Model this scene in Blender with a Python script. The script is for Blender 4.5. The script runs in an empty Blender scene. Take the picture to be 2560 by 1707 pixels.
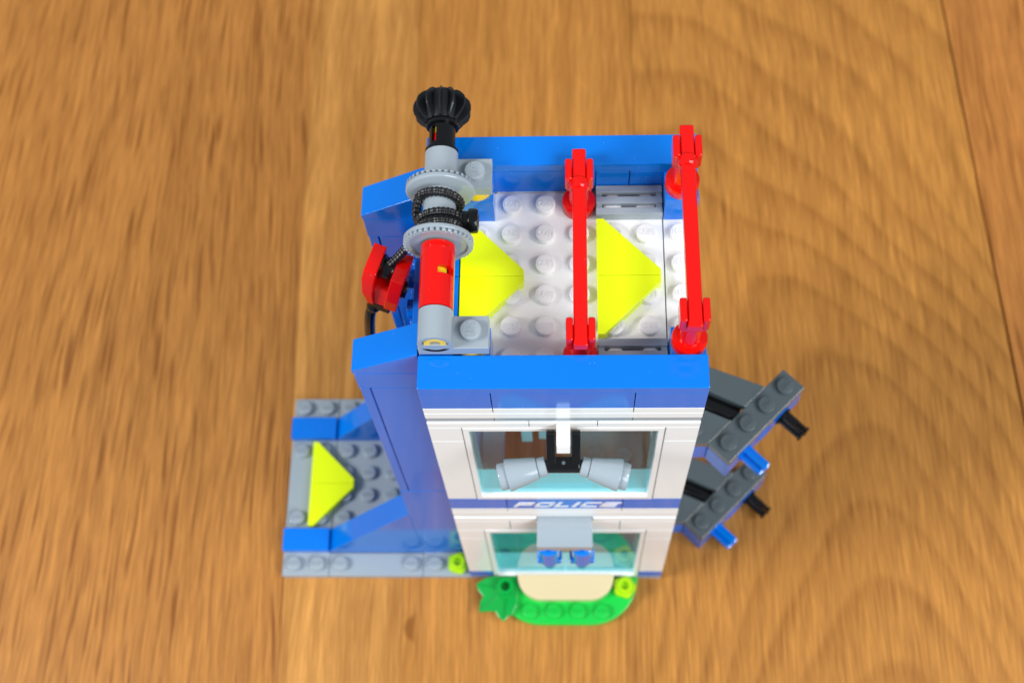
import bpy, bmesh, math, random
from mathutils import Vector, Matrix

# ---------------------------------------------------------------- scene, camera, world, lamps
random.seed(4)
S = 0.008                      # one stud pitch = 8 mm; all layout below is in stud units
scn = bpy.context.scene
COL = scn.collection

cam_d = bpy.data.cameras.new('camera')
cam = bpy.data.objects.new('camera', cam_d)
COL.objects.link(cam)
cam.location = (4.1431*S, -13.3054*S, 55.9759*S)
cam.rotation_euler = (0.408339, 0.0403557, 0.0111572)
cam_d.sensor_width = 36.0
cam_d.lens = 3354.44/2560*36.0
cam_d.clip_start = 0.01
cam_d.clip_end = 20.0
cam_d.dof.use_dof = True
cam_d.dof.focus_distance = 36.0*S
cam_d.dof.aperture_fstop = 19.0
cam_d.dof.aperture_blades = 7
scn.camera = cam

w = bpy.data.worlds.new('World'); scn.world = w; w.use_nodes = True
bg = w.node_tree.nodes['Background']
bg.inputs[0].default_value = (0.80, 0.91, 1.0, 1)
bg.inputs[1].default_value = 0.38

def area(name, loc, target, size, power, color):
    l = bpy.data.lights.new(name, 'AREA'); l.shape = 'RECTANGLE'
    l.size, l.size_y = size; l.energy = power; l.color = color
    o = bpy.data.objects.new(name, l); COL.objects.link(o)
    o.location = loc
    o.rotation_euler = (Vector(target)-Vector(loc)).to_track_quat('-Z', 'Y').to_euler()
    return o
area('window_lamp', (0.72, -0.90, 0.95), (0.03, 0.0, 0.09), (0.8, 0.8), 17.0, (0.87, 0.95, 1.0))
area('ceiling_lamp', (0.95, -0.25, 1.10), (0.02, 0.03, 0.1), (0.35, 0.35), 8, (1.0, 0.98, 0.95))
area('side_lamp', (-1.05, -0.25, 0.95), (-0.02, 0.0, 0.0), (0.45, 0.45), 19, (0.97, 0.985, 1.0))

vs = scn.view_settings
vs.view_transform = 'Standard'; vs.look = 'None'; vs.gamma = 1; vs.exposure = -0.10
vs.use_curve_mapping = False

# ---------------------------------------------------------------- materials
def new_mat(name):
    m = bpy.data.materials.new(name); m.use_nodes = True
    nt = m.node_tree; b = nt.nodes['Principled BSDF']
    return m, nt, b

def N(nt, t, **kw):
    n = nt.nodes.new(t)
    for k, v in kw.items():
        if k.startswith('i_'):
            key = k[2:]
            n.inputs[int(key) if key.isdigit() else key].default_value = v
        else: setattr(n, k, v)
    return n

def math_node(nt, op, a, b=None, c=None, clamp=False):
    n = nt.nodes.new('ShaderNodeMath'); n.operation = op; n.use_clamp = clamp
    for i, v in enumerate((a, b, c)):
        if v is None: continue
        if isinstance(v, (int, float)): n.inputs[i].default_value = v
        else: nt.links.new(v, n.inputs[i])
    return n.outputs[0]

def plastic(name, col, rough=0.16, dust=0.5, sss=0.0, grain=0.03):
    m, nt, b = new_mat(name)
    L = nt.links
    geo = N(nt, 'ShaderNodeNewGeometry')
    # dust flecks: rare tiny cells, and faint wear in the gloss
    vor = N(nt, 'ShaderNodeTexVoronoi', i_Scale=1000.0)
    L.new(geo.outputs['Position'], vor.inputs['Vector'])
    near = math_node(nt, 'LESS_THAN', vor.outputs['Distance'], 0.10)
    sep = N(nt, 'ShaderNodeSeparateColor'); L.new(vor.outputs['Color'], sep.inputs[0])
    rare = math_node(nt, 'GREATER_THAN', sep.outputs[0], 0.90)
    fle = math_node(nt, 'MULTIPLY', near, rare)
    fle = math_node(nt, 'MULTIPLY', fle, dust)
    noi = N(nt, 'ShaderNodeTexNoise', i_Scale=240.0, i_Detail=4.0)
    L.new(geo.outputs['Position'], noi.inputs['Vector'])
    mix = N(nt, 'ShaderNodeMix', data_type='RGBA')
    mix.inputs['A'].default_value = (*col, 1)
    mix.inputs['B'].default_value = tuple(min(1, c*0.6+0.4) for c in col)+(1,)
    L.new(fle, mix.inputs['Factor']); L.new(mix.outputs['Result'], b.inputs['Base Color'])
    r = math_node(nt, 'MULTIPLY_ADD', noi.outputs['Fac'], 0.10, rough-0.05)
    r = math_node(nt, 'ADD', r, math_node(nt, 'MULTIPLY', fle, 0.5))
    L.new(r, b.inputs['Roughness'])
    n2 = N(nt, 'ShaderNodeTexNoise', i_Scale=90.0, i_Detail=2.0)
    L.new(geo.outputs['Position'], n2.inputs['Vector'])
    bump = N(nt, 'ShaderNodeBump', i_Strength=grain, i_Distance=0.0006)
    L.new(n2.outputs['Fac'], bump.inputs['Height']); L.new(bump.outputs[0], b.inputs['Normal'])
    b.inputs['IOR'].default_value = 1.46
    if sss:
        b.inputs['Subsurface Weight'].default_value = sss
        b.inputs['Subsurface Radius'].default_value = (0.0012, 0.0011, 0.001)
        b.inputs['Subsurface Scale'].default_value = 1.0
    return m

M = {}
M['blue']   = plastic('blue_plastic', (0.0, 0.168, 0.68), 0.10, 0.4)
M['white']  = plastic('white_plastic', (0.88, 0.88, 0.87), 0.11, 0.2)
M['red']    = plastic('red_plastic', (0.72, 0.004, 0.002), 0.12, 0.4)
M['grey']   = plastic('light_grey_plastic', (0.315, 0.362, 0.400), 0.13, 0.3)
M['dgrey']  = plastic('dark_grey_plastic', (0.092, 0.115, 0.126), 0.17, 0.15)
M['black']  = plastic('black_plastic', (0.003, 0.003, 0.0035), 0.16, 0.10)
M['brub']   = plastic('black_gear_plastic', (0.010, 0.011, 0.013), 0.32, 0.2)
M['neon']   = plastic('neon_yellow_plastic', (0.80, 0.95, 0.004), 0.22, 0.05)
M['yellow'] = plastic('yellow_plastic', (0.90, 0.60, 0.01), 0.18, 0.1)
M['tan']    = plastic('tan_plastic', (0.68, 0.55, 0.33), 0.18, 0.1)
M['green']  = plastic('bright_green_plastic', (0.012, 0.52, 0.06), 0.18, 0.1)
M['leaf']   = plastic('leaf_green_plastic', (0.0, 0.33, 0.045), 0.16, 0.1)
M['lime']   = plastic('lime_plastic', (0.40, 0.70, 0.006), 0.2, 0.1)
M['rope']   = plastic('black_cord', (0.010, 0.010, 0.011), 0.32, 0.2)
M['darkred'] = plastic('dark_red_plastic', (0.26, 0.02, 0.03), 0.2, 0.1)
M['gold']   = plastic('gold_reflection', (0.46, 0.29, 0.03), 0.2, 0.1)  # colour of the wood reflected in the canopy edge
M['brown']  = plastic('brown_plastic', (0.10, 0.045, 0.022), 0.2, 0.1)

def glass_mat():
    m, nt, b = new_mat('light_blue_clear_plastic')
    nt.nodes.remove(b)
    out = nt.nodes['Material Output']
    fr = N(nt, 'ShaderNodeFresnel', i_IOR=1.33)
    tr = N(nt, 'ShaderNodeBsdfTransparent'); tr.inputs[0].default_value = (0.62, 0.90, 0.93, 1)
    gl = N(nt, 'ShaderNodeBsdfGlossy'); gl.inputs['Roughness'].default_value = 0.02
    gl.inputs['Color'].default_value = (1, 1, 1, 1)
    mx = N(nt, 'ShaderNodeMixShader')
    gm = N(nt, 'ShaderNodeNewGeometry')
    fac = math_node(nt, 'MULTIPLY', fr.outputs[0], math_node(nt, 'SUBTRACT', 1.0, gm.outputs['Backfacing']))
    nt.links.new(fac, mx.inputs[0]); nt.links.new(tr.outputs[0], mx.inputs[1]); nt.links.new(gl.outputs[0], mx.inputs[2])
    nt.links.new(mx.outputs[0], out.inputs[0])
    return m
M['glass'] = glass_mat()

def wood(name, light, dark, xoff, pores=0.6, cathedral=None, slant=0.0, streak=0.5, fan=None, knot=None):
    m, nt, b = new_mat(name); L = nt.links
    tc = N(nt, 'ShaderNodeTexCoord')
    sc = N(nt, 'ShaderNodeVectorMath', operation='SCALE'); sc.inputs['Scale'].default_value = 1/S
    L.new(tc.outputs['Object'], sc.inputs[0])
    sx = N(nt, 'ShaderNodeSeparateXYZ'); L.new(sc.outputs[0], sx.inputs[0])
    x, y = sx.outputs[0], sx.outputs[1]
    def comb(a, bb, z=0.0):
        c = N(nt, 'ShaderNodeCombineXYZ')
        for i, v in enumerate((a, bb, z)):
            if isinstance(v, (int, float)): c.inputs[i].default_value = v
            else: L.new(v, c.inputs[i])
        return c.outputs[0]
    def noise(vec, scale, detail=3.0, rough=0.55):
        n = N(nt, 'ShaderNodeTexNoise', i_Scale=scale, i_Detail=detail, i_Roughness=rough)
        L.new(vec, n.inputs['Vector']); return n.outputs['Fac']
    # slow sideways wander of the grain
    wan = noise(comb(math_node(nt, 'MULTIPLY', x, 0.16), math_node(nt, 'MULTIPLY', y, 0.06), xoff), 1.0, 2.0)
    xw = math_node(nt, 'ADD', x, math_node(nt, 'MULTIPLY', math_node(nt, 'SUBTRACT', wan, 0.5), 0.9))
    xw = math_node(nt, 'ADD', xw, math_node(nt, 'MULTIPLY', y, slant))
    if fan:      # grain lines spread apart towards the near end
        fd = math_node(nt, 'MULTIPLY', math_node(nt, 'SUBTRACT', x, fan[0]), fan[1])
        xw = math_node(nt, 'ADD', xw, math_node(nt, 'MULTIPLY', fd, math_node(nt, 'SUBTRACT', y, 10.0)))
    fib = noise(comb(math_node(nt, 'MULTIPLY', xw, 4.2), math_node(nt, 'MULTIPLY', y, 0.11), xoff), 1.0, 5.0, 0.6)
    stk = noise(comb(math_node(nt, 'MULTIPLY', xw, 1.1), math_node(nt, 'MULTIPLY', y, 0.035), xoff+7), 1.0, 3.0)
    blo = noise(comb(math_node(nt, 'MULTIPLY', x, 0.10), math_node(nt, 'MULTIPLY', y, 0.07), xoff+13), 1.0, 2.0)
    fin = noise(comb(math_node(nt, 'MULTIPLY', xw, 15.0), math_node(nt, 'MULTIPLY', y, 0.48), xoff+31), 1.0, 3.0, 0.6)
    t = math_node(nt, 'MULTIPLY', math_node(nt, 'SUBTRACT', fib, 0.5), 0.55)
    t = math_node(nt, 'ADD', t, math_node(nt, 'MULTIPLY', math_node(nt, 'SUBTRACT', fin, 0.5), 1.45))
    t = math_node(nt, 'ADD', t, math_node(nt, 'MULTIPLY', math_node(nt, 'SUBTRACT', stk, 0.5), 1.1*streak))
    t = math_node(nt, 'ADD', t, math_node(nt, 'MULTIPLY', math_node(nt, 'SUBTRACT', blo, 0.5), 0.4))
    t = math_node(nt, 'ADD', t, 0.38)
    # pores: short dark dashes along the grain
    por = noise(comb(math_node(nt, 'MULTIPLY', xw, 7.0), math_node(nt, 'MULTIPLY', y, 0.26), xoff+3), 1.0, 0.6, 0.5)
    dens = noise(comb(math_node(nt, 'MULTIPLY', xw, 0.35), math_node(nt, 'MULTIPLY', y, 0.09), xoff+5), 1.0, 2.0)
    pth = math_node(nt, 'ADD', por, math_node(nt, 'MULTIPLY', math_node(nt, 'SUBTRACT', dens, 0.5), 0.22))
    pr = N(nt, 'ShaderNodeMapRange', interpolation_type='SMOOTHSTEP'); pr.inputs['From Min'].default_value = 0.58; pr.inputs['From Max'].default_value = 0.70
    L.new(pth, pr.inputs['Value'])
    t = math_node(nt, 'ADD', t, math_node(nt, 'MULTIPLY', pr.outputs[0], pores))
    if cathedral:
        # flame figure: its axis and steepness drift along the board
        (ya, yb), (xa, xb), (ka, kb), pw, spacing, amt = cathedral
        mr = N(nt, 'ShaderNodeMapRange', interpolation_type='SMOOTHSTEP'); mr.inputs['From Min'].default_value = ya; mr.inputs['From Max'].default_value = yb
        L.new(y, mr.inputs['Value']); tt = mr.outputs[0]
        xc = math_node(nt, 'MULTIPLY_ADD', tt, xb-xa, xa); k = math_node(nt, 'MULTIPLY_ADD', tt, kb-ka, ka)
        dx = math_node(nt, 'SQRT', math_node(nt, 'ADD', math_node(nt, 'POWER', math_node(nt, 'SUBTRACT', x, xc), 2.0), 0.6))
        ww = noise(comb(math_node(nt, 'MULTIPLY', x, 0.16), math_node(nt, 'MULTIPLY', y, 0.05), xoff+21), 1.0, 1.2)
        f = math_node(nt, 'ADD', y, math_node(nt, 'MULTIPLY', math_node(nt, 'POWER', dx, pw), k))
        f = math_node(nt, 'ADD', f, math_node(nt, 'MULTIPLY', ww, 5.0))
        ph = math_node(nt, 'FRACT', math_node(nt, 'DIVIDE', f, spacing))
        line = math_node(nt, 'POWER', ph, 2.5)
        edge = N(nt, 'ShaderNodeMapRange', interpolation_type='SMOOTHSTEP'); edge.inputs['From Min'].default_value = 1.0; edge.inputs['From Max'].default_value = 0.78
        L.new(ph, edge.inputs['Value'])
        line = math_node(nt, 'MULTIPLY', line, edge.outputs[0])
        brk = math_node(nt, 'MULTIPLY_ADD', fin, 1.7, 0.0)
        t = math_node(nt, 'ADD', t, math_node(nt, 'MULTIPLY', math_node(nt, 'MULTIPLY', line, brk), amt))
    if knot:
        kx = math_node(nt, 'MULTIPLY', math_node(nt, 'SUBTRACT', x, knot[0]), 2.6)
        kx = math_node(nt, 'ADD', kx, math_node(nt, 'MULTIPLY', math_node(nt, 'POWER', math_node(nt, 'SUBTRACT', y, knot[1]), 2.0), -1.6))
        ky = math_node(nt, 'SUBTRACT', y, knot[1])
        kd = math_node(nt, 'SQRT', math_node(nt, 'ADD', math_node(nt, 'POWER', kx, 2.0), math_node(nt, 'POWER', ky, 2.0)))
        km = N(nt, 'ShaderNodeMapRange', interpolation_type='SMOOTHSTEP'); km.inputs['From Min'].default_value = 0.75; km.inputs['From Max'].default_value = 0.1
        L.new(kd, km.inputs['Value'])
        t = math_node(nt, 'ADD', t, math_node(nt, 'MULTIPLY', km.outputs[0], 0.9))
    cr = N(nt, 'ShaderNodeValToRGB')
    e = cr.color_ramp.elements
    e[0].position = 0.0; e[0].color = (*[min(1, c*1.28) for c in light], 1)
    e[1].position = 1.0; e[1].color = (*dark, 1)
    mid = cr.color_ramp.elements.new(0.42); mid.color = (*[a*0.72+bb*0.28 for a, bb in zip(light, dark)], 1)
    L.new(t, cr.inputs[0]); L.new(cr.outputs[0], b.inputs['Base Color'])
    rg = math_node(nt, 'MULTIPLY_ADD', fib, 0.22, 0.33); L.new(rg, b.inputs['Roughness'])
    bump = N(nt, 'ShaderNodeBump', i_Strength=0.25, i_Distance=0.0004); bump.invert = True
    hh = math_node(nt, 'ADD', fib, pr.outputs[0])
    L.new(hh, bump.inputs['Height']); L.new(bump.outputs[0], b.inputs['Normal'])
    b.inputs['IOR'].default_value = 1.36
    return m

# ---------------------------------------------------------------- builders
ORG = {}
def thing(name, label, cat, base, group=None):
    o = bpy.data.objects.new(name, None); COL.objects.link(o)
    o.empty_display_size = 0.004
    o.location = Vector(base)*S
    ORG[o] = Vector(base)*S
    o['label'] = label; o['category'] = cat
    if group: o['group'] = group
    return o

def worg(p): return ORG.get(p, Vector((0, 0, 0)))

def finish(name, bm, mat, parent=None, smooth=None, label=None, keep=False):
    """bm holds world stud coordinates; link it as one mesh object under parent"""
    if not bm.faces: raise RuntimeError(name)
    bmesh.ops.recalc_face_normals(bm, faces=bm.faces)
    if smooth is not None:
        for f in bm.faces: f.smooth = True
        for e in bm.edges:
            if len(e.link_faces) != 2 or e.calc_face_angle(0) > smooth: e.smooth = False
    lo = Vector([min(v.co[i] for v in bm.verts) for i in range(3)])
    hi = Vector([max(v.co[i] for v in bm.verts) for i in range(3)])
    c = Vector(((lo.x+hi.x)/2, (lo.y+hi.y)/2, lo.z))
    if keep: c = Vector((0, 0, 0))
    for v in bm.verts: v.co = (v.co-c)*S
    me = bpy.data.meshes.new(name); bm.to_mesh(me); bm.free()
    me.materials.append(M[mat] if isinstance(mat, str) else mat)
    o = bpy.data.objects.new(name, me); COL.objects.link(o)
    ORG[o] = c*S
    o.location = c*S-worg(parent)
    if parent: o.parent = parent
    if label: o['label'] = label
    return o

def copy_tree(o, parent, off):
    c = o.copy(); COL.objects.link(c)
    c.parent = parent
    if parent is None:
        c.location = o.location+Vector(off)*S; ORG[c] = ORG[o]+Vector(off)*S
    for ch in list(o.children): copy_tree(ch, c, off)
    return c

def box_bm(x0, y0, z0, x1, y1, z1, gap=0.012, bev=0.022, zgap=0.006, seg=2):
    bm = bmesh.new()
    bmesh.ops.create_cube(bm, size=1)
    sx, sy, sz = x1-x0-2*gap, y1-y0-2*gap, z1-z0-zgap
    for v in bm.verts:
        v.co = Vector(((x0+x1)/2+v.co.x*sx, (y0+y1)/2+v.co.y*sy, (z0+z1)/2+v.co.z*sz))
    if bev:
        bmesh.ops.bevel(bm, geom=list(bm.edges), offset=bev, segments=seg, profile=0.5, affect='EDGES')
    return bm

def brick(name, x0, y0, z0, x1, y1, z1, mat, parent, **kw):
    lab = kw.pop('label', None)
    return finish(name, box_bm(x0, y0, z0, x1, y1, z1, **kw), mat, parent, label=lab)

def prism_bm(poly, axis, a0, a1, bev=0.022, seg=2):
    """extrude a polygon; axis 'y': poly is (x,z); 'z': poly is (x,y); 'x': poly is (y,z)"""
    bm = bmesh.new()
    def P(p, a):
        return {'y': (p[0], a, p[1]), 'z': (p[0], p[1], a), 'x': (a, p[0], p[1])}[axis]
    A = [bm.verts.new(P(p, a0)) for p in poly]; B = [bm.verts.new(P(p, a1)) for p in poly]
    n = len(poly)
    for i in range(n): bm.faces.new((A[i], A[(i+1) % n], B[(i+1) % n], B[i]))
    bm.faces.new(A[::-1]); bm.faces.new(B)
    bmesh.ops.recalc_face_normals(bm, faces=bm.faces)
    if bev:
        es = [e for e in bm.edges if e.calc_face_angle(0) > 0.35]
        bmesh.ops.bevel(bm, geom=es, offset=bev, segments=seg, profile=0.5, affect='EDGES')
    return bm

def frame_for(d):
    d = d.normalized(); up = Vector((0, 0, 1)) if abs(d.z) < 0.9 else Vector((0, 1, 0))
    u = d.cross(up).normalized(); v = u.cross(d).normalized()
    return u, v

def lathe_bm(p0, p1, prof, n=32, caps=(True, True), bm=None):
    """revolve (t, r) about the axis p0->p1; t in stud units from p0"""
    bm = bm or bmesh.new()
    p0, p1 = Vector(p0), Vector(p1); d = (p1-p0).normalized(); u, v = frame_for(d)
    rings = []
    for t, r in prof:
        rings.append([bm.verts.new(p0+d*t+(u*math.cos(a)+v*math.sin(a))*r) for a in [2*math.pi*i/n for i in range(n)]])
    for A, B in zip(rings, rings[1:]):
        for i in range(n): bm.faces.new((A[i], A[(i+1) % n], B[(i+1) % n], B[i]))
    if caps[0]: bm.faces.new(rings[0][::-1])
    if caps[1]: bm.faces.new(rings[-1])
    return bm

def cyl_prof(h, r, b=0.02):
    return [(0, r-b), (b*0.3, r-b*0.3), (b, r), (h-b, r), (h-b*0.3, r-b*0.3), (h, r-b)]

def lathe(name, p0, p1, prof, mat, parent, n=32, smooth=0.6, **kw):
    return finish(name, lathe_bm(p0, p1, prof, n, **kw), mat, parent, smooth=smooth)

def cyl(name, p0, p1, r, mat, parent, n=32, b=0.02):
    h = (Vector(p1)-Vector(p0)).length
    return lathe(name, p0, p1, cyl_prof(h, r, b), mat, parent, n)

def tube_bm(path, r, n=12, caps=True):
    bm = bmesh.new(); path = [Vector(p) for p in path]; rings = []
    u = None
    for i, p in enumerate(path):
        d = (path[min(i+1, len(path)-1)]-path[max(i-1, 0)]).normalized()
        if u is None: u, v = frame_for(d)
        else:
            u = (u-d*u.dot(d)).normalized(); v = d.cross(u)
        rr = r(i) if callable(r) else r
        rings.append([bm.verts.new(p+(u*math.cos(2*math.pi*k/n)+v*math.sin(2*math.pi*k/n))*(rr if not callable(rr) else rr(2*math.pi*k/n))) for k in range(n)])
    for A, B in zip(rings, rings[1:]):
        for i in range(n): bm.faces.new((A[i], A[(i+1) % n], B[(i+1) % n], B[i]))
    if caps: bm.faces.new(rings[0][::-1]); bm.faces.new(rings[-1])
    return bm

def slotted_tube_bm(y0, y1, cx, cz, ro, ri, slots, n=48):
    """hollow tube along y with rectangular slots (a0, a1 in steps of n, y fractions)"""
    ys = sorted({y0, y1, *[s[2] for s in slots], *[s[3] for s in slots]})
    bm = bmesh.new()
    def ring(r): return [[bm.verts.new((cx+r*math.cos(2*math.pi*i/n), y, cz+r*math.sin(2*math.pi*i/n))) for i in range(n)] for y in ys]
    O, I = ring(ro), ring(ri)
    def cut(j, i):
        if j < 0 or j >= len(ys)-1: return True
        ym = (ys[j]+ys[j+1])/2; i %= n
        return any(s[2] < ym < s[3] and (s[0] <= i < s[1]) for s in slots)
    for j in range(len(ys)-1):
        for i in range(n):
            k = (i+1) % n
            if cut(j, i): continue
            bm.faces.new((O[j][i], O[j][k], O[j+1][k], O[j+1][i]))
            bm.faces.new((I[j][i], I[j+1][i], I[j+1][k], I[j][k]))
            if cut(j, i-1): bm.faces.new((O[j][i], O[j+1][i], I[j+1][i], I[j][i]))
            if cut(j, i+1): bm.faces.new((O[j][k], I[j][k], I[j+1][k], O[j+1][k]))
            if cut(j-1, i): bm.faces.new((O[j][i], I[j][i], I[j][k], O[j][k]))
            if cut(j+1, i): bm.faces.new((O[j+1][i], O[j+1][k], I[j+1][k], I[j+1][i]))
    return bm

# stud with raised lettering on top; one mesh for each material and reading direction
STUD = {}
def text_bm(body, size, ext, res=2):
    cu = bpy.data.curves.new('lettering', 'FONT'); cu.body = body; cu.size = size; cu.extrude = ext
    cu.align_x = 'CENTER'; cu.align_y = 'CENTER'; cu.resolution_u = res; cu.offset = 0.006
    o = bpy.data.objects.new('lettering', cu); COL.objects.link(o)
    dg = bpy.context.evaluated_depsgraph_get(); me = bpy.data.meshes.new_from_object(o.evaluated_get(dg))
    bm = bmesh.new(); bm.from_mesh(me)
    bpy.data.objects.remove(o); bpy.data.curves.remove(cu); bpy.data.meshes.remove(me)
    return bm
def stud_mesh(mat, rot):
    key = (mat, rot)
    if key in STUD: return STUD[key]
    bm = lathe_bm((0, 0, -0.01), (0, 0, 1), [(0, 0.30), (0.19, 0.30), (0.207, 0.295), (0.217, 0.284), (0.22, 0.27)], 28, caps=(False, True))
    for f in bm.faces: f.smooth = True
    for e in bm.edges:
        if len(e.link_faces) == 2 and e.calc_face_angle(0) > 0.6: e.smooth = False
    for f in bm.faces:
        if abs(f.normal.z) > 0.98: f.smooth = False
    t = text_bm('LEGO', 0.23, 0.017)
    bmesh.ops.transform(t, matrix=Matrix.Translation((0, 0, 0.212)) @ Matrix.Rotation(math.radians(rot), 4, 'Z') @ Matrix.Diagonal((0.80, 1.25, 1, 1)), verts=t.verts)
    me2 = bpy.data.meshes.new('t'); t.to_mesh(me2); t.free(); bm.from_mesh(me2); bpy.data.meshes.remove(me2)
    for v in bm.verts: v.co *= S
    me = bpy.data.meshes.new('stud'); bm.to_mesh(me); bm.free(); me.materials.append(M[mat])
    STUD[key] = me; return me
def stud(x, y, z, mat, parent, rot=0):
    o = bpy.data.objects.new('stud', stud_mesh(mat, rot)); COL.objects.link(o)
    o.location = Vector((x, y, z))*S-worg(parent); o.parent = parent
    return o

# ---------------------------------------------------------------- table
# board edges: x at y=29 and x at y=-4 (stud units)
edges = [(-40, -39), (-21.0, -20.2), (-8.72, -7.9), (-3.29, -2.85), (7.40, 7.52), (23.06, 24.55), (40, 41)]
tb = bpy.data.objects.new('table', None); COL.objects.link(tb); tb['kind'] = 'structure'; ORG[tb] = Vector((0, 0, 0))
kinds = [
    dict(light=(0.45, 0.186, 0.039), dark=(0.23, 0.075, 0.011), xoff=1.0, pores=0.50, slant=-0.06),
    dict(light=(0.445, 0.184, 0.039), dark=(0.22, 0.070, 0.010), xoff=4.3, pores=0.52, fan=(-13.5, 0.0085)),
    dict(light=(0.53, 0.242, 0.057), dark=(0.28, 0.100, 0.014), xoff=9.1, pores=0.16, slant=-0.01, streak=1.7),
    dict(light=(0.465, 0.196, 0.040), dark=(0.25, 0.086, 0.011), xoff=12.7, pores=0.20, slant=0.0, streak=0.8, knot=(-2.55, -2.1)),
    dict(light=(0.49, 0.210, 0.042), dark=(0.23, 0.078, 0.011), xoff=17.9, pores=0.14, slant=0.02, streak=0.35, cathedral=((6.0, 26.0), (17.0, 6.6), (0.62, 0.16), 1.6, 3.6, 0.42)),
    dict(light=(0.465, 0.182, 0.040), dark=(0.23, 0.070, 0.010), xoff=23.3, pores=0.40, slant=0.03),
]
for i, kd in enumerate(kinds):
    a, b_ = edges[i], edges[i+1]
    def xe(e, y): return e[0]+(e[1]-e[0])*(29-y)/33.0
    g0 = 0.045 if i == 5 else 0.006; g1 = 0.045 if i == 4 else 0.006
    poly = [(xe(a, -14)+g0, -14), (xe(b_, -14)-g1, -14), (xe(b_, 44)-g1, 44), (xe(a, 44)+g0, 44)]
    bm = prism_bm(poly, 'z', -3.0, 0.0, bev=0.03 if i >= 4 else 0.006, seg=1)
    finish('board', bm, wood('oak_board', **kd), tb, keep=True)

# ---------------------------------------------------------------- tower
T = thing('toy_police_tower', 'white and blue toy brick police tower on a grey base plate', 'toy building', (4, 4, 0))

# base plates (light grey)
b = brick('base_plate', -8, 0, 0, -6, 8, 0.4, 'grey', T)
for x, y in [(-7.5, .5), (-6.5, .5), (-7.5, 2.5), (-6.5, 2.5), (-6.5, 5.5), (-7.5, 5.5), (-7.5, 7.5), (-6.5, 7.5)]: stud(x, y, 0.4, 'grey', b)
b = brick('base_plate', -6, 0, 0, -2, 1, 0.4, 'grey', T)
for x in (-5.5, -2.5): stud(x, .5, 0.4, 'grey', b)
b = brick('base_plate', -6, 1, 0, -2, 8, 0.4, 'grey', T)
for x, y in [(-5.5, 2.5), (-5.5, 3.5), (-5.5, 4.5), (-5.5, 5.5), (-4.5, 2.5), (-4.5, 3.5), (-4.5, 4.5), (-4.5, 5.5), (-3.5, 2.5), (-3.5, 3.5), (-3.5, 4.5), (-3.5, 5.5),
             (-2.5, 2.5), (-2.5, 4.5), (-2.5, 5.5), (-5.5, 7.5), (-4.5, 7.5), (-3.5, 7.5), (-2.5, 7.5)]: stud(x, y, 0.4, 'grey', b)
b = brick('base_plate', -2, 0, 0, 8, 8, 0.4, 'grey', T)
stud(-1.5, .5, 0.4, 'grey', b)
for y in (2.5, 3.5, 4.5, 5.5): stud(-1.5, y, 0.4, 'grey', b)

# the two side walls with sloped feet (blue), front one at y 1..2, rear one at y 6..7
for y0 in (1, 6):
    y1 = y0+1
    brick('flat_tile', -8, y0, 0.4, -6, y1, 0.8, 'blue', T)
    finish('sloped_buttress', prism_bm([(-5.985, 0.405), (-5.985, 0.62), (-2.0, 6.25), (-2.0, 0.405)], 'y', y0+.012, y1-.012), 'blue', T)
    brick('wall_brick', -2, y0, 0.4, 0, y1, 9.25, 'blue', T, bev=0.012, gap=0.008)
    brick('corner_panel', -1.97, y0+.01, 9.25, -1.67, y1-.01, 19.5, 'blue', T, gap=0.006)
    brick('wall_panel', -1.635, y0+.01, 9.25, 0, y1-.01, 19.5, 'blue', T, gap=0.006)
    brick('panel_backing', -1.9, y0+.12, 9.3, -0.1, y1-.12, 19.4, 'blue', T, gap=0.0, bev=0)
    brick('wall_brick', -2, y0, 19.5, 0, y1, 20.62, 'blue', T)
    finish('roof_slope', prism_bm([(-2.02, 20.63), (-2.02, 20.84), (-0.012, 22.0), (-0.012, 20.63)], 'y', y0+.008, y1-.008), 'blue', T)

# front wall
def row(spans, z0, z1, mat, name='brick', y0=0, y1=1, **kw):
    return [brick(name, a, y0, z0, c, y1, z1, mat, T, **kw) for a, c in spans]
R3 = [(0, 2), (2, 6), (6, 8)]
row([(0, 1), (7, 8)], 0.4, 1.25, 'blue')
row([(0, 1), (7, 8)], 1.25, 6.4, 'white'); row([(0, 1), (7, 8)], 6.4, 7.6, 'white')
row(R3, 7.6, 8.8, 'white')
row([(0, 3), (5, 8)], 8.8, 9.2, 'white', 'plate')
row([(0.05, 7.95)], 9.2, 9.42, 'grey', 'plate', y0=0.07)
row([(0, 8)], 9.42, 10.0, 'white'); row(R3, 10.0, 10.4, 'white', 'plate')
stripe = row(R3, 10.4, 11.6, 'blue')
row([(0, 1), (7, 8)], 11.6, 17.6, 'white'); row([(0, 1), (7, 8)], 17.6, 18.8, 'white')
row([(0, 3), (3, 5), (5, 8)], 18.8, 19.2, 'white', 'plate')
row(R3, 19.2, 19.6, 'grey', 'plate', y0=0.05)
row([(0, 8)], 19.6, 20.0, 'white', 'plate'); row(R3, 20.0, 20.4, 'white', 'plate')
row(R3, 20.4, 21.6, 'blue')
brick('rail_tile', 0, -0.012, 21.6, 8, 1, 22.0, 'blue', T, bev=0.03)

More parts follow.
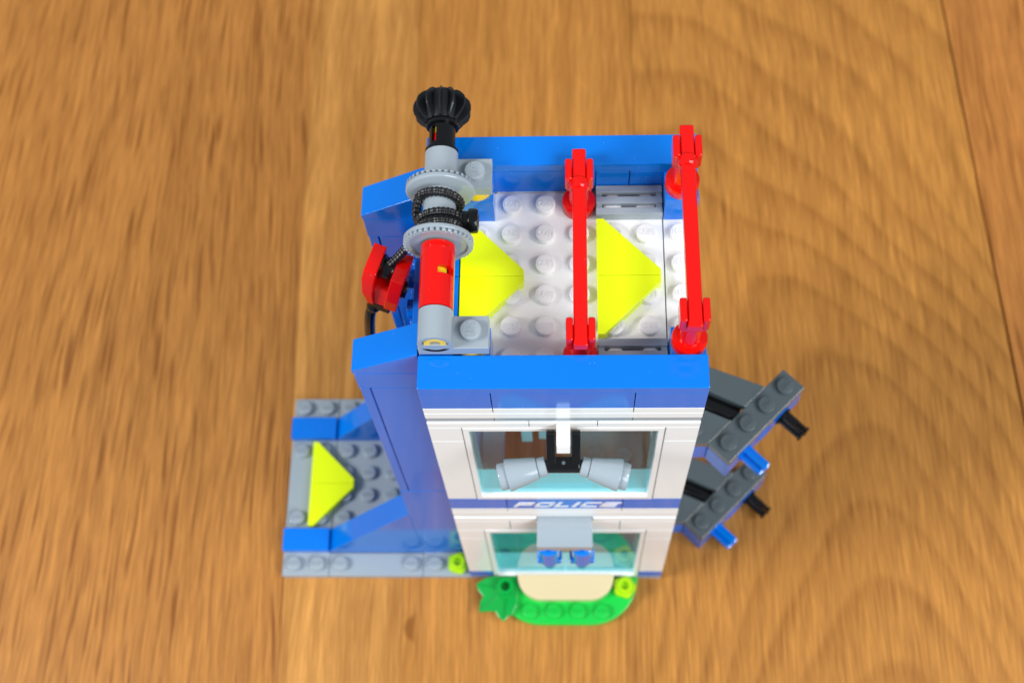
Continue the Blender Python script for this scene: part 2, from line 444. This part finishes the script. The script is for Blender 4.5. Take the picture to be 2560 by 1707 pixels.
# POLICE lettering on the middle blue stripe brick: slanted block letters
def letter(strokes, x0, wid):
    z0, h = 10.64, 0.54
    bm = bmesh.new()
    for (a0, b0, a1, b1) in strokes:
        vs_ = []
        for yy in (-0.012+.012, 0.02):
            for a, c in ((a0, b0), (a1, b0), (a1, b1), (a0, b1)):
                zz = z0+c*h
                vs_.append(bm.verts.new((x0+a*wid+(c-0.5)*0.22, yy, zz)))
        q = vs_
        bm.faces.new(q[0:4]); bm.faces.new(q[4:8][::-1])
        for i in range(4): bm.faces.new((q[i], q[(i+1) % 4], q[4+(i+1) % 4], q[4+i]))
    finish('letter', bm, 'white', stripe[1])
sw, sh = 0.21, 0.22
LT = {
    'P': [(0, 0, sw, .62), (0, .74, 1, 1), (1-sw, .36, 1, .74), (sw, .36, 1-sw, .36+sh*.9)],
    'O': [(0.06, 0, .94, sh), (0.06, 1-sh, .94, 1), (0, sh*.6, sw, 1-sh*.6), (1-sw, sh*.6, 1, 1-sh*.6)],
    'L': [(0, sh, sw, 1), (0, 0, .95, sh)],
    'I': [(0, 0, sw*1.1, 1)],
    'C': [(0.05, 0, 1, sh), (0.05, 1-sh, 1, 1), (0, sh*.6, sw, 1-sh*.6)],
    'E': [(0.05, 0, .95, sh*.95), (0.05, 1-sh*.95, 1, 1), (0, sh*.6, sw, 1-sh*.6), (sw, .39, .9, .62)],
}
xx = 2.32
for ch, wd, adv in (('P', .56, .70), ('O', .58, .70), ('L', .52, .62), ('I', .56, .28), ('C', .58, .68), ('E', .58, .7)):
    letter(LT[ch], xx, wd); xx += adv

# windows: upper pane and lower double door
def window_frame(name, z0, z1, ox0, ox1, oz0, oz1):
    fr = thing_part = None
    bm = bmesh.new()
    pieces = [(1.015, z0, ox0, z1), (ox1, z0, 6.985, z1), (ox0, z0, ox1, oz0), (ox0, oz1, ox1, z1)]
    # ring-shaped frame as one continuous mesh
    O = [(1.015, z0+.004), (6.985, z0+.004), (6.985, z1-.006), (1.015, z1-.006)]
    I = [(ox0, oz0), (ox1, oz0), (ox1, oz1), (ox0, oz1)]
    V = {}
    for tag_, pts in (('O', O), ('I', I)):
        for k, y in ((0, -0.004), (1, 0.985)):
            V[tag_, k] = [bm.verts.new((p[0], y, p[1])) for p in pts]
    for i in range(4):
        j = (i+1) % 4
        bm.faces.new((V['O', 0][i], V['O', 0][j], V['I', 0][j], V['I', 0][i]))
        bm.faces.new((V['O', 1][i], V['I', 1][i], V['I', 1][j], V['O', 1][j]))
        bm.faces.new((V['O', 0][i], V['O', 1][i], V['O', 1][j], V['O', 0][j]))
        bm.faces.new((V['I', 0][i], V['I', 0][j], V['I', 1][j], V['I', 1][i]))
    bmesh.ops.recalc_face_normals(bm, faces=bm.faces)
    es = [e for e in bm.edges if e.calc_face_angle(0) > 0.35]
    bmesh.ops.bevel(bm, geom=es, offset=0.025, segments=2, profile=0.5, affect='EDGES')
    return finish(name, bm, 'white', T)
wf = window_frame('window_frame', 11.6, 18.8, 1.2, 6.8, 11.92, 18.52)
brick('window_pane', 1.2, 0.14, 11.93, 6.8, 0.28, 18.51, 'glass', wf, gap=0.004, bev=0.03)
df = window_frame('door_frame', 0.4, 7.6, 1.2, 6.8, 0.62, 7.25)
brick('door_pane', 1.2, 0.14, 0.63, 3.985, 0.28, 7.24, 'glass', df, gap=0.004, bev=0.03)
brick('door_pane', 4.015, 0.14, 0.63, 6.8, 0.28, 7.24, 'glass', df, gap=0.004, bev=0.03)

# canopy over the door and two blue lamps hanging from it
aw = brick('door_canopy', 3, -1.06, 8.8, 5, 1, 9.2, 'grey', T)
brick('canopy_reflection', 3.02, -1.03, 8.60, 4.98, -0.02, 8.79, 'gold', T, bev=0.01)  # added gold strip: wood reflection on the canopy edge, put into colour
for cx in (3.42, 4.63):
    bm = lathe_bm((cx, -0.80, 8.8), (cx, -0.80, 4), [(0, .24), (.4, .24), (.45, .37), (1.9, .40), (1.95, .32), (2.75, .27), (2.82, .2)], 24)
    finish('hanging_lamp', bm, 'blue', T, smooth=0.6)
    brick('lamp_collar', cx-.46, -1.05, 6.75, cx+.46, -0.55, 7.1, 'blue', T, gap=0, bev=0.06)

# side, rear and interior structure
for z0, z1, k in [(0.4+1.2*i, 1.6+1.2*i, i) for i in range(7)]+[(9.42+1.2*i, 10.62+1.2*i, i) for i in range(8)]:
    sp = [(1, 5), (5, 8)] if k % 2 else [(1, 3), (3, 7), (7, 8)]
    if z0 > 11 or 2 < z0 < 6.5: sp = [(1, 2), (7, 8)]
    for a, c in sp: brick('brick', 7, a, z0, 8, c, z1, 'white', T)
for i in range(16):
    z0 = 0.4+1.2*i
    for a, c in ([(2, 4), (4, 6)] if i % 2 else [(2, 6)]):
        brick('brick', 0, a, z0, 1, c, min(z0+1.2, 19.6), 'blue', T)
for y0 in (1, 6): brick('wall_post', 0, y0, 0.4, 1, y0+1, 20.0, 'white', T)
brick('wall_post', 0, 7, 0.4, 1, 8, 20.0, 'white', T)
brick('floor_plate', 1, 1, 9.2, 7, 8, 9.6, 'white', T)
for x in (4.8, 5.8): 
    pass
brick('ceiling_plate', 0, 1, 19.6, 8, 8, 20.0, 'white', T, gap=0.02)
# studded blue plate facing left between the side walls
sp_ = brick('stud_panel', -0.42, 2.05, 16.0, -0.005, 5.95, 20.2, 'blue', T)
for z in (19.6, 18.6, 17.6):
    for y in (2.5, 3.5, 4.5, 5.5):
        cyl('stud', (-0.41, y, z), (-0.64, y, z), 0.30, 'blue', sp_, n=24)
# console behind the upper window
brick('console', 1.9, 1.6, 9.6, 4.0, 2.9, 11.2, 'darkred', T)
brick('console_leg', 2.5, 2.2, 11.2, 2.9, 2.6, 13.2, 'white', T)
brick('console_leg', 3.1, 2.3, 11.2, 3.5, 2.7, 13.2, 'white', T)
fl = brick('floor_tile', 4.2, 1.2, 9.6, 6.8, 3.4, 10.4, 'grey', T)
for x in (5.1, 6.1): stud(x, 1.9, 10.4, 'grey', fl)

# roof
rp = brick('roof_plate', 1, 1, 20.0, 7, 7, 20.4, 'white', T)
rq = brick('roof_plate', 7, 1, 20.0, 8, 7, 20.4, 'white', T, gap=0.02)
rs = brick('roof_plate', 0, 1, 20.0, 1, 8, 20.4, 'white', T)
skip = {(1.5, 1.5), (1.5, 6.5), (4.5, 1.5), (4.5, 6.5), (5.5, 3.5), (5.5, 4.5), (1.5, 3.5), (1.5, 4.5)}
for i in range(6):
    for j in range(6):
        x, y = 1.5+i, 1.5+j
        if (x, y) not in skip: stud(x, y, 20.4, 'white', rp, 180)
for j in range(1, 5): stud(7.5, 1.5+j, 20.4, 'white', rq, 0)
for a, c in ((2, 4), (4, 6)): brick('edge_tile', 0, a, 20.4, 0.985, c, 20.8, 'blue', T)
row([(0.0, 2), (2, 6), (6, 8)], 19.6, 20.4, 'white', 'plate', y0=7, y1=8)
row([(1, 5), (5, 6), (6, 8)], 20.4, 21.6, 'blue', 'brick', y0=7, y1=8)
row([(0, 1)], 20.4, 21.6, 'blue', 'brick', y0=7, y1=8)
brick('rail_tile', 0, 7, 21.6, 8, 8.012, 22.0, 'blue', T, bev=0.03)
for y0 in (1, 6):
    brick('brick', 0, y0, 20.4, 2, y0+1, 21.6, 'blue', T)
    brick('brick', 7, y0, 20.4, 8, y0+1, 21.6, 'blue', T)
    cyl('round_plate', (1.5, y0+.5, 21.6), (1.5, y0+.5, 22.0), 0.48, 'yellow', T)
    brick('plate', .02, y0+.02, 21.6, .98, y0+.98, 22.0, 'blue', T)

# bearings of the winch: plate with stud and a lying tube
AX, AZ = 0.54, 22.68
for y0 in (1, 6):
    p = brick('bearing', 0.03, y0, 22.0, 2, y0+1, 22.42, 'grey', T)
    stud(1.5, y0+.5, 22.42, 'grey', p, 90)
    bm = slotted_tube_bm(y0+.012, y0+.988, AX, AZ, 0.48, 0.36, [])
    finish('bearing_tube', bm, 'grey', p, smooth=0.6)
    brick('bearing_web', AX-.47, y0+.014, 22.3, AX+.47, y0+.986, 22.62, 'grey', p, gap=0, bev=0.01)

# grilles
for y0 in (1, 6):
    g = thing('roof_grille', 'grey slotted grille tile on the white roof by the %s blue rail' % ('front' if y0 == 1 else 'rear'), 'grille', (6, y0+.5, 20.4), 'grey grille tiles on the roof')
    for k in range(3):
        a = y0+0.012+k*0.372
        brick('slat', 5.012, a, 20.42, 6.988, a+0.232, 20.8, 'grey', g, gap=0.0, bev=0.02)
    for xa in (5.012, 6.80): brick('end_piece', xa+.002, y0+.02, 20.41, xa+.176, y0+.98, 20.72, 'grey', g, gap=0.0, bev=0.01)

# ---------------------------------------------------------------- yellow arrows
def arrow(x, y, z, label):
    a = thing('arrow_marker', label, 'arrow', (x, y, z), 'neon yellow arrows made of two triangles')
    for s in (1, -1):
        poly = [(x+.01, y+.006*s), (x+1.87, y+.006*s), (x+1.87, y+.2*s), (x+.22, y+1.87*s), (x+.01, y+1.87*s)]
        if s < 0: poly = poly[::-1]
        finish('triangle_tile', prism_bm(poly, 'z', z+.004, z+.4, bev=0.018), 'neon', a)
    return a
arrow(5, 4, 20.4, 'neon yellow arrow between the two red bars on the white roof')
arrow(1, 4, 20.4, 'neon yellow arrow beside the winch at the left of the white roof')
arrow(-6.98, 3.97, 0.4, 'neon yellow arrow on the grey base plate beside the tower')

# ---------------------------------------------------------------- red railings
def railing(x, z, label):
    r = thing('roof_railing', label, 'railing', (x, 4, z), 'red roof railings')
    zb = z+2.0
    for y in (1.5, 6.5):
        bm = lathe_bm((x, y, z), (x, y, z+3), [(0, .49), (.02, .50), (.36, .50), (.4, .48), (.4, .34), (.46, .30), (1.3, .26), (1.55, .26)], 32)
        p = finish('post', bm, 'red', r, smooth=0.6)
        for s in (-1, 1):
            brick('clip_jaw', x+s*.305-.10, y-.34, zb-.42, x+s*.305+.10, y+.34, zb+.25, 'red', p, gap=0, bev=0.06, seg=3)
        brick('clip_base', x-.36, y-.32, zb-.56, x+.36, y+.32, zb-.2, 'red', p, gap=0, bev=0.05)
    b_ = brick('bar', x-.198, 1.02, zb-.19, x+.198, 7.2, zb+.19, 'red', r, gap=0, bev=0.055, seg=3)
    lathe('stop_ring', (x, 5.92, zb), (x, 7, zb), [(0, .24), (.05, .285), (.28, .285), (.32, .25)], 'red', b_, n=32)
railing(4.5, 20.4, 'red bar railing standing on the white roof studs next to the yellow arrow')
railing(7.5, 21.6, 'red bar railing raised on blue bricks along the outer roof edge')

# ---------------------------------------------------------------- winch
W = thing('winch', 'winch with black gear knob, grey toothed discs and wound black cord', 'winch', (AX, 4, 22.0))
# red sleeve with slot, grey drum, axle
nslot = 48
bm = slotted_tube_bm(2.02, 3.99, AX, AZ, 0.48, 0.33, [(2, 11, 2.98, 3.22)])
finish('red_sleeve', bm, 'red', W, smooth=0.6)
cyl('axle', (AX, 1.16, AZ), (AX, 8.6, AZ), 0.27, 'yellow', W, n=24)
lathe('axle_end', (AX, 1.025, AZ), (AX, 2, AZ), [(.25, .25), (.25, .315), (.02, .315), (0, .295), (0, .18), (.02, .165), (.11, .15)], 'yellow', W)
drum = finish('drum', slotted_tube_bm(4.2, 5.78, AX, AZ, 0.47, 0.3, [(14, 22, 4.75, 4.95)]), 'grey', W, smooth=0.6)
def disc(y, face):
    # smooth flange and scalloped rim on the face side (face = -1 front, +1 rear)
    f = Vector((0, face, 0)); c = Vector((AX, y, AZ))
    bm = lathe_bm(c, c-f, [(0, .90), (.0, .975), (.02, .99), (.10, .99), (.13, .97), (.15, .93)], 72)
    d = finish('toothed_disc', bm, 'grey', W, smooth=0.5)
    n = 36; bm = bmesh.new()
    prof = []
    for k in range(n):
        for a, r in ((0, .90), (.22, .90), (.38, .985), (.84, .985)):
            prof.append((2*math.pi*(k+a)/n, r))
    rings = []
    for off, rs_ in ((0.0, 1.0), (0.085, 1.0), (0.105, 0.985)):
        rings.append([bm.verts.new(c+f*off+Vector((math.cos(a)*r*rs_, 0, math.sin(a)*r*rs_))) for a, r in prof])
    rings.append([bm.verts.new(c+f*0.105+Vector((math.cos(a)*.84, 0, math.sin(a)*.84))) for a, r in prof])
    rings.append([bm.verts.new(c+f*0.045+Vector((math.cos(a)*.80, 0, math.sin(a)*.80))) for a, r in prof])
    m = len(prof)
    for A, B in zip(rings, rings[1:]):
        for i in range(m): bm.faces.new((A[i], A[(i+1) % m], B[(i+1) % m], B[i]))
    bm.faces.new(rings[-1])
    finish('toothed_rim', bm, 'grey', d, smooth=0.35)
disc(4.11, -1); disc(5.84, 1)
# black bush with slot and red core, then the bevel gear
bu = finish('bush', slotted_tube_bm(7.02, 7.98, AX, AZ, 0.385, 0.30, [(15, 18, 7.25, 7.78)]), 'black', W, smooth=0.6)
for y in (7.0, 7.86):
    lathe('bush_collar', (AX, y, AZ), (AX, y+1, AZ), [(0, .46), (.02, .485), (.09, .485), (.13, .44), (.13, .37)], 'black', bu)
cyl('bush_core', (AX, 7.05, AZ), (AX, 7.6, AZ), 0.292, 'red', bu, n=24)
def gear():
    bm = bmesh.new(); n = 13; y0, y1 = 8.02, 8.98
    st = [(0.0, .44, .44), (0.0, .46, .54), (0.10, .49, .67), (0.27, .54, .81), (0.42, .56, .855), (0.58, .56, .855), (0.73, .54, .81), (0.90, .49, .67), (1.0, .46, .54), (1.0, .44, .44)]
    rings = []
    for t, rr, rt in st:
        ring = []
        for k in range(n):
            for a, isr in ((0, 1), (.32, 1), (.46, 0), (.58, 0), (.72, 1)):
                a2 = 2*math.pi*(k+a)/n+math.pi/2-2*math.pi*.52/n; r = rr if isr else rt
                ring.append(bm.verts.new((AX-.03+r*math.cos(a2), y0+(y1-y0)*t, AZ+r*math.sin(a2))))
        rings.append(ring)
    m = len(rings[0])
    for A, B in zip(rings, rings[1:]):
        for i in range(m): bm.faces.new((A[i], A[(i+1) % m], B[(i+1) % m], B[i]))
    bm.faces.new(rings[0][::-1]); bm.faces.new(rings[-1])
    bmesh.ops.remove_doubles(bm, verts=bm.verts, dist=1e-4)
    return bm
g = finish('gear_knob', gear(), 'brub', W, smooth=0.35)
# pin sticking out of the drum
lathe('pin', (AX+.08, 4.80, AZ), (AX+2, 4.80, AZ), [(0, .27), (.60, .27), (.61, .29), (.74, .29), (.76, .345), (.80, .36), (.95, .36), (1.0, .345), (1.03, .30), (1.03, .2), (.9, .18)], 'black', W)

# cord wound on the drum and leading to the hook
HK = Vector((-1.0, 4.12, 21.35))
path = []
def add_turns(a0, a1, y0, y1, r0, r1, n):
    for i in range(n+1):
        t = i/n; a = a0+(a1-a0)*t; r = r0+(r1-r0)*t
        path.append(Vector((AX+r*math.cos(a), y0+(y1-y0)*t, AZ+r*math.sin(a))))
R_ = math.radians
add_turns(R_(-60), R_(150), 5.30, 5.48, .57, .60, 60)
add_turns(R_(153), R_(200), 5.47, 5.0, .61, .69, 24)
add_turns(R_(205), R_(520), 4.94, 4.74, .66, .57, 80)
add_turns(R_(523), R_(880), 4.72, 4.50, .57, .57, 90)
add_turns(R_(883), R_(905), 4.49, 4.42, .58, .62, 8)
last = path[-1]
for i in range(1, 41):
    t = i/40; p = last.lerp(HK, t); p.z -= 0.10*math.sin(math.pi*t); path.append(p)
# resample evenly for the braid relief
def resample(path, step):
    out = [path[0]]; acc = 0
    for a, c in zip(path, path[1:]):
        d = (c-a).length
        while acc+d >= step:
            t = (step-acc)/d; a = a.lerp(c, t); out.append(a); d = (c-a).length; acc = 0
        acc += d
    return out
pts = resample(path, 0.014)
sm = pts[:]
for _ in range(6):
    sm = [sm[0]]+[(sm[i-1]+sm[i]*2+sm[i+1])/4 for i in range(1, len(sm)-1)]+[sm[-1]]
def braid(i):
    s = i*0.014*24
    return lambda th: 0.122*(1+0.20*math.sin(3*th+s)*math.sin(3*th-s))
finish('cord', tube_bm(sm, braid, n=32), 'rope', W, smooth=1.2)

# ---------------------------------------------------------------- crane hook
H = thing('crane_hook', 'red forked pulley block with black hook hanging from the winch cord', 'crane hook', (-1.05, 3.9, 19.5))
HM = Matrix.Translation((-1.0, 4.08, 21.5)) @ Matrix.Rotation(R_(-17), 4, 'Z') @ Matrix.Rotation(R_(12), 4, 'Y')
def hx(bm): bmesh.ops.transform(bm, matrix=HM, verts=bm.verts); return bm
cheek = [(0.475, 0.0), (-0.475, 0.0), (-0.62, -0.40), (-0.76, -0.95), (-0.80, -1.48), (-0.5, -1.58), (0.2, -1.3), (0.5, -0.6)]
for a in (-.61, .22):
    bm = prism_bm(cheek, 'x', a, a+.39, bev=0.03)
    if a < 0:
        for v in bm.verts:                       # the outer cheek tucks in towards the bottom
            t = max(0, -v.co.z-.25); v.co.x += 0.22*t*t*(1 if v.co.x < -.4 else .45)
    finish('cheek', hx(bm), 'red', H)
finish('bridge', hx(prism_bm([(-.56, -.80), (-.74, -1.46), (-.1, -1.4), (.0, -.8)], 'x', -.205, .235, bev=0.015)), 'red', H)
bm = lathe_bm((-.21, 0.02, -.42), (.21, 0.02, -.42), [(0, .37), (.05, .38), (.12, .33), (.30, .33), (.37, .38), (.415, .37)], 32)
finish('pulley', hx(bm), 'black', H, smooth=0.6)
bm = lathe_bm((.612, -.25, -.85), (.8, -.25, -.85), cyl_prof(.12, .27), 24)
finish('pin_head', hx(bm), 'black', H, smooth=0.6)
finish('hook_mount', hx(prism_bm([(-.72, -1.50), (-.78, -1.85), (-.40, -1.98), (0.1, -1.85), (0.1, -1.35)], 'x', -.30, .42, bev=0.05)), 'black', H)
hk = [Vector(p) for p in ((-.02, -.52, -1.7), (-.1, -.62, -1.95), (-.15, -.74, -2.2), (-.12, -.84, -2.7), (.0, -.90, -3.9), (.12, -.94, -5.0), (.34, -.9, -5.5), (.64, -.8, -5.35))]
hk2 = []
for a, c in zip(hk, hk[1:]): hk2 += [a.lerp(c, t/4) for t in range(4)]
hk2.append(hk[-1])
for _ in range(3): hk2 = [hk2[0]]+[(hk2[i-1]+hk2[i]*2+hk2[i+1])/4 for i in range(1, len(hk2)-1)]+[hk2[-1]]
finish('hook', hx(tube_bm(hk2, lambda i: 0.22 if i < 6 else 0.165, n=20)), 'black', H, smooth=0.7)

# ---------------------------------------------------------------- loudspeakers
LS = thing('loudspeakers', 'pair of grey loudspeaker cones on a black bracket over the upper window', 'loudspeaker', (4, -0.7, 17.3))
arm = finish('arm', prism_bm([(0.0, 18.83), (0.0, 19.18), (-.46, 19.18), (-.66, 19.08), (-.72, 18.6), (-.62, 18.35), (-.45, 18.4), (-.40, 18.83)], 'x', 3.8, 4.2, bev=0.03), 'white', LS)
BY, BZ = -0.78, 17.62
U0 = Vector((0, -.22, 18.86))
for s in (-1, 1):
    bm = tube_bm([(4+s*.365, -.20, 18.92), (4+s*.365, BY, BZ)], 0.15, n=4)
    bm.free()
    d = Vector((0, BY, BZ))-U0; nrm = Vector((0, -d.z, d.y)).normalized()*0.16
    def q(t, k): 
        p = U0+d*t+nrm*k; return (p.y, p.z)
    poly = [q(-.06, -.8), q(-.10, 0), q(-.06, .8), q(1.0, 1.0), q(1.0, -1.0)]
    x = 4+s*.37
    finish('bracket_side', prism_bm(poly, 'x', x-.135, x+.135, bev=0.03), 'black', LS)
fb = [(BY+.18, BZ+.38), (BY-.16, BZ+.22), (BY-.22, BZ-.02), (BY-.14, BZ-.2), (BY+.08, BZ-.24), (BY+.2, BZ-.05)]
finish('bracket_bar', prism_bm(fb, 'x', 3.502, 4.498, bev=0.05, seg=3), 'black', LS)
cyl('bracket_rod', (3.3, BY, BZ), (4.7, BY, BZ), 0.2, 'black', LS, n=24)
lathe('mould_mark', (4, BY-.0, BZ+.30), (4, BY-.12, BZ+.62), [(0, .055), (.012, .055)], 'dgrey', LS, n=20)
for s in (-1, 1):
    p0 = Vector((4+s*.52, BY, BZ)); p1 = p0+Vector((s*1.0, -.22, -.10))
    sp = lathe('speaker_cone', p0, p1, [(0, .2), (0, .27), (.02, .295), (.25, .30), (.255, .27), (.27, .27), (.275, .33), (1.17, .50), (1.2, .49), (1.2, .40)], 'grey', LS, n=40)
    d = (p1-p0).normalized()
    lathe('speaker_rim', p0+d*1.19, p0+d*2, [(0, .41), (.23, .41), (.26, .39), (.26, .30), (.1, .27)], 'grey', sp, n=40)

# ---------------------------------------------------------------- connector arms on the right
def connector(off, z, label):
    c = thing('connector_arm', label, 'connector', (10.2+off[0], 3.2+off[1], z-1.6), 'dark grey connector arms on the right side')
    ox, oy = off
    def P(x, y): return (x+ox, y+oy)
    th = R_(45); u = Vector((math.cos(th), math.sin(th))); v = Vector((-math.sin(th), math.cos(th)))
    B0 = Vector((9.79, 1.55)); 
    def Q(a, k): p = B0+u*a+v*k; return P(p.x, p.y)
    # 1x4 stud row and wedge with a slot between its two branches (dark grey)
    pl = finish('stud_plate', prism_bm([Q(.01, 0), Q(4, 0), Q(4, 1), Q(.01, 1)], 'z', z-.39, z, bev=0.02), 'dgrey', c)
    for k in range(4):
        x, y = Q(.5+k, .5)
        s_ = stud(x, y, z, 'dgrey', pl, 0); s_.rotation_euler.z = th
    upper = [Q(3.04, 1.004), Q(1.95, 1.004), P(8.02, 4.80), P(8.02, 5.70)]
    lower = [Q(1.22, 1.004), Q(0.03, 1.004), P(8.02, 2.26), P(8.02, 3.97)]
    finish('wedge_branch', prism_bm(upper, 'z', z-.39, z-.004, bev=0.015), 'dgrey', c)
    lo_ = finish('wedge_branch', prism_bm(lower, 'z', z-.39, z-.004, bev=0.015), 'dgrey', c)
    stud(8.62+ox, 2.80+oy, z-.004, 'dgrey', lo_)
    # blue technic brick under the row, with holes and pins
    bb = finish('holed_brick', prism_bm([Q(.01, 0.01), Q(3.99, 0.01), Q(3.99, .99), Q(.01, .99)], 'z', z-1.6, z-.395, bev=0.02), 'blue', c)
    finish('wedge_brick', prism_bm([Q(.03, 1.02), P(8.03, 2.27), P(8.03, 3.2), Q(.9, 1.02)], 'z', z-1.6, z-.395, bev=0.02), 'blue', c)
    for a in (1, 2, 3):
        x, y = Q(a, 0.012); x2, y2 = Q(a, -.05)
        lathe('hole_rim', (x, y, z-1.0), (x2, y2, z-1.0), [(0, .40), (.02, .40), (.02, .31), (-.12, .30)], 'blue', bb, n=24, caps=(True, True))
    def pin(a, length, mat, nm, r=.3, slot=True):
        x, y = Q(a, 0.1); x2, y2 = Q(a, -length)
        d = Vector((x2-x, y2-y, 0)); h = d.length
        p0 = Vector((x, y, z-1.0)); dn = d.normalized()
        if slot:
            # split pin: collar, then two half-round prongs
            pp = lathe(nm, p0, p0+d, [(0, .36), (.2, .36), (.22, .31), (.22, r-.02), (h*.62, r-.02)], mat, c, n=24)
            for sg in (-1, 1):
                bm = lathe_bm(p0+dn*h*.55, p0+d, [(0, r-.03), (h*.45-.12, r-.03), (h*.45-.08, r+.02), (h*.45-.02, r+.01), (h*.45, r-.03)], 24)
                side = Vector((-dn.y, dn.x, 0))*sg
                bmesh.ops.bisect_plane(bm, geom=list(bm.verts)+list(bm.edges)+list(bm.faces), plane_co=p0+side*.06, plane_no=side, clear_inner=True)
                bmesh.ops.holes_fill(bm, edges=[e for e in bm.edges if e.is_boundary])
                finish('prong', bm, mat, pp, smooth=0.6)
        else:
            # cross-shaped axle end
            bm = bmesh.new(); up = Vector((0, 0, 1)); sd = Vector((-dn.y, dn.x, 0))
            prof = []
            for sx, sy in ((1, 1), (-1, 1), (-1, -1), (1, -1)):
                t_, l_ = .10, .29
                c3 = [(l_, t_), (t_, t_), (t_, l_)] if sx*sy > 0 else [(t_, l_), (t_, t_), (l_, t_)]
                for a_, b__ in c3: prof.append((sx*a_, sy*b__))
            r0 = [bm.verts.new(p0+sd*a_+up*b__) for a_, b__ in prof]
            r1 = [bm.verts.new(p0+d*.93+sd*a_+up*b__) for a_, b__ in prof]
            r2 = [bm.verts.new(p0+d+sd*a_*.7+up*b__*.7) for a_, b__ in prof]
            for A, Bq in ((r0, r1), (r1, r2)):
                for i in range(12): bm.faces.new((A[i], A[(i+1) % 12], Bq[(i+1) % 12], Bq[i]))
            bm.faces.new(r0[::-1]); bm.faces.new(r2)
            finish(nm, bm, mat, c)
    pin(3, 1.05, 'black', 'split_pin'); pin(1, .95, 'blue', 'cross_axle', slot=False)
    # black hinge bar in the slot
    a = Q(1.62, 1.0); e = P(8.0, 4.42)
    finish('hinge_bar', lathe_bm((a[0], a[1], z-.58), (e[0], e[1], z-.58), cyl_prof((Vector(a)-Vector(e)).length, .42), 24), 'black', c, smooth=0.6)
    return c
connector((0, 0), 10.8, 'upper dark grey connector arm with four studs beside the upper storey')
connector((-.14, -.28), 1.6, 'lower dark grey connector arm with four studs lying near the table top')

# ---------------------------------------------------------------- garden
G = thing('garden_plate', 'bright green rounded plate with tan doorstep in front of the door', 'plate', (4, -1, 0))
def rounded(x0, x1, y0, y1, r, n=10):
    pts = [(x1, y1), (x0, y1)]
    for i in range(n+1):
        a = math.pi+math.pi/2*i/n; pts.append((x0+r+r*math.cos(a), y0+r+r*math.sin(a)))
    for i in range(n+1):
        a = -math.pi/2+math.pi/2*i/n; pts.append((x1-r+r*math.cos(a), y0+r+r*math.sin(a)))
    return pts
gp = finish('plate', prism_bm(rounded(1.0, 7.0, -2.0, -0.012, 1.98), 'z', 0.002, 0.4, bev=0.02), 'green', G)
for k in range(4): stud(2.5+k, -1.5, .4, 'green', gp)
finish('doorstep', prism_bm(rounded(2.0, 6.0, -1.06, -0.012, 1.0), 'z', 0.402, 0.8, bev=0.02), 'tan', G)

def flower(x, y, z, label):
    f = thing('flower', label, 'flower', (x, y, z), 'small lime green flowers')
    bm = bmesh.new(); n = 60; rings = []
    for zz, sc, cen in ((0, .86, .2), (.16, 1.0, .2), (.30, 1.0, .2), (.36, .92, .2)):
        rings.append([bm.verts.new((x+(.45+.03*math.cos(5*a))*sc*math.cos(a), y+(.45+.03*math.cos(5*a))*sc*math.sin(a), z+zz)) for a in [2*math.pi*i/n for i in range(n)]])
    for r in (.30,): rings.append([bm.verts.new((x+r*math.cos(a), y+r*math.sin(a), z+.36)) for a in [2*math.pi*i/n for i in range(n)]])
    for A, B in zip(rings, rings[1:]):
        for i in range(n): bm.faces.new((A[i], A[(i+1) % n], B[(i+1) % n], B[i]))
    bm.faces.new(rings[0][::-1]); bm.faces.new(rings[-1])
    finish('petals', bm, 'lime', f, smooth=0.6)
    lathe('centre_ring', (x, y, z+.36), (x, y, z+1), [(-.02, .36), (.12, .33), (.2, .31), (.23, .28), (.23, .19), (-.25, .16)], 'lime', f, n=28)
flower(6.45, -.5, .4, 'lime flower on the bright green plate right of the tan doorstep')
flower(-.5, .5, .4, 'lime flower on the grey base plate at the front corner of the tower')
flower(-2.5, 3.5, .4, 'lime flower half hidden behind the blue side wall on the base plate')

LF = thing('leaf_plant', 'dark green jagged leaf plant on the green plate left of the doorstep', 'plant', (1.4, -.7, .4))
def leaf():
    c = Vector((1.5, -.55)); out = []
    tips = [(0.27, -0.40), (0.42, -1.52), (1.46, -1.92)]
    pts = [(1.95, -.05), (0.95, -.04), (.60, -.14), (.27, -.36), (.34, -.62), (.56, -.88), (.44, -1.10), (.40, -1.54), (.78, -1.50), (1.10, -1.52), (1.22, -1.76), (1.47, -1.93), (1.62, -1.70), (1.80, -1.66), (1.98, -1.2), (1.98, -.5)]
    return prism_bm(pts, 'z', .402, .62, bev=0.03)
lb = finish('leaf', leaf(), 'leaf', LF)
for i, (tx, ty) in enumerate(((.34, -.42), (.48, -1.42), (1.46, -1.8))):
    p0, p1 = Vector((1.5, -.6, .62)), Vector((tx, ty, .64))
    finish('leaf_rib', tube_bm([p0.lerp(p1, t/6) for t in range(7)], lambda k: .06-.006*k, n=8), 'leaf', LF, smooth=0.8)
lathe('ring', (1.5, -.55, .6), (1.5, -.55, 2), [(0, .46), (.12, .42), (.2, .34), (.42, .34), (.45, .31), (.45, .2), (.1, .19)], 'leaf', LF, n=32)

scn.render.resolution_x = 1024; scn.render.resolution_y = 682
scn.cycles.max_bounces = 10
scn.cycles.transparent_max_bounces = 12
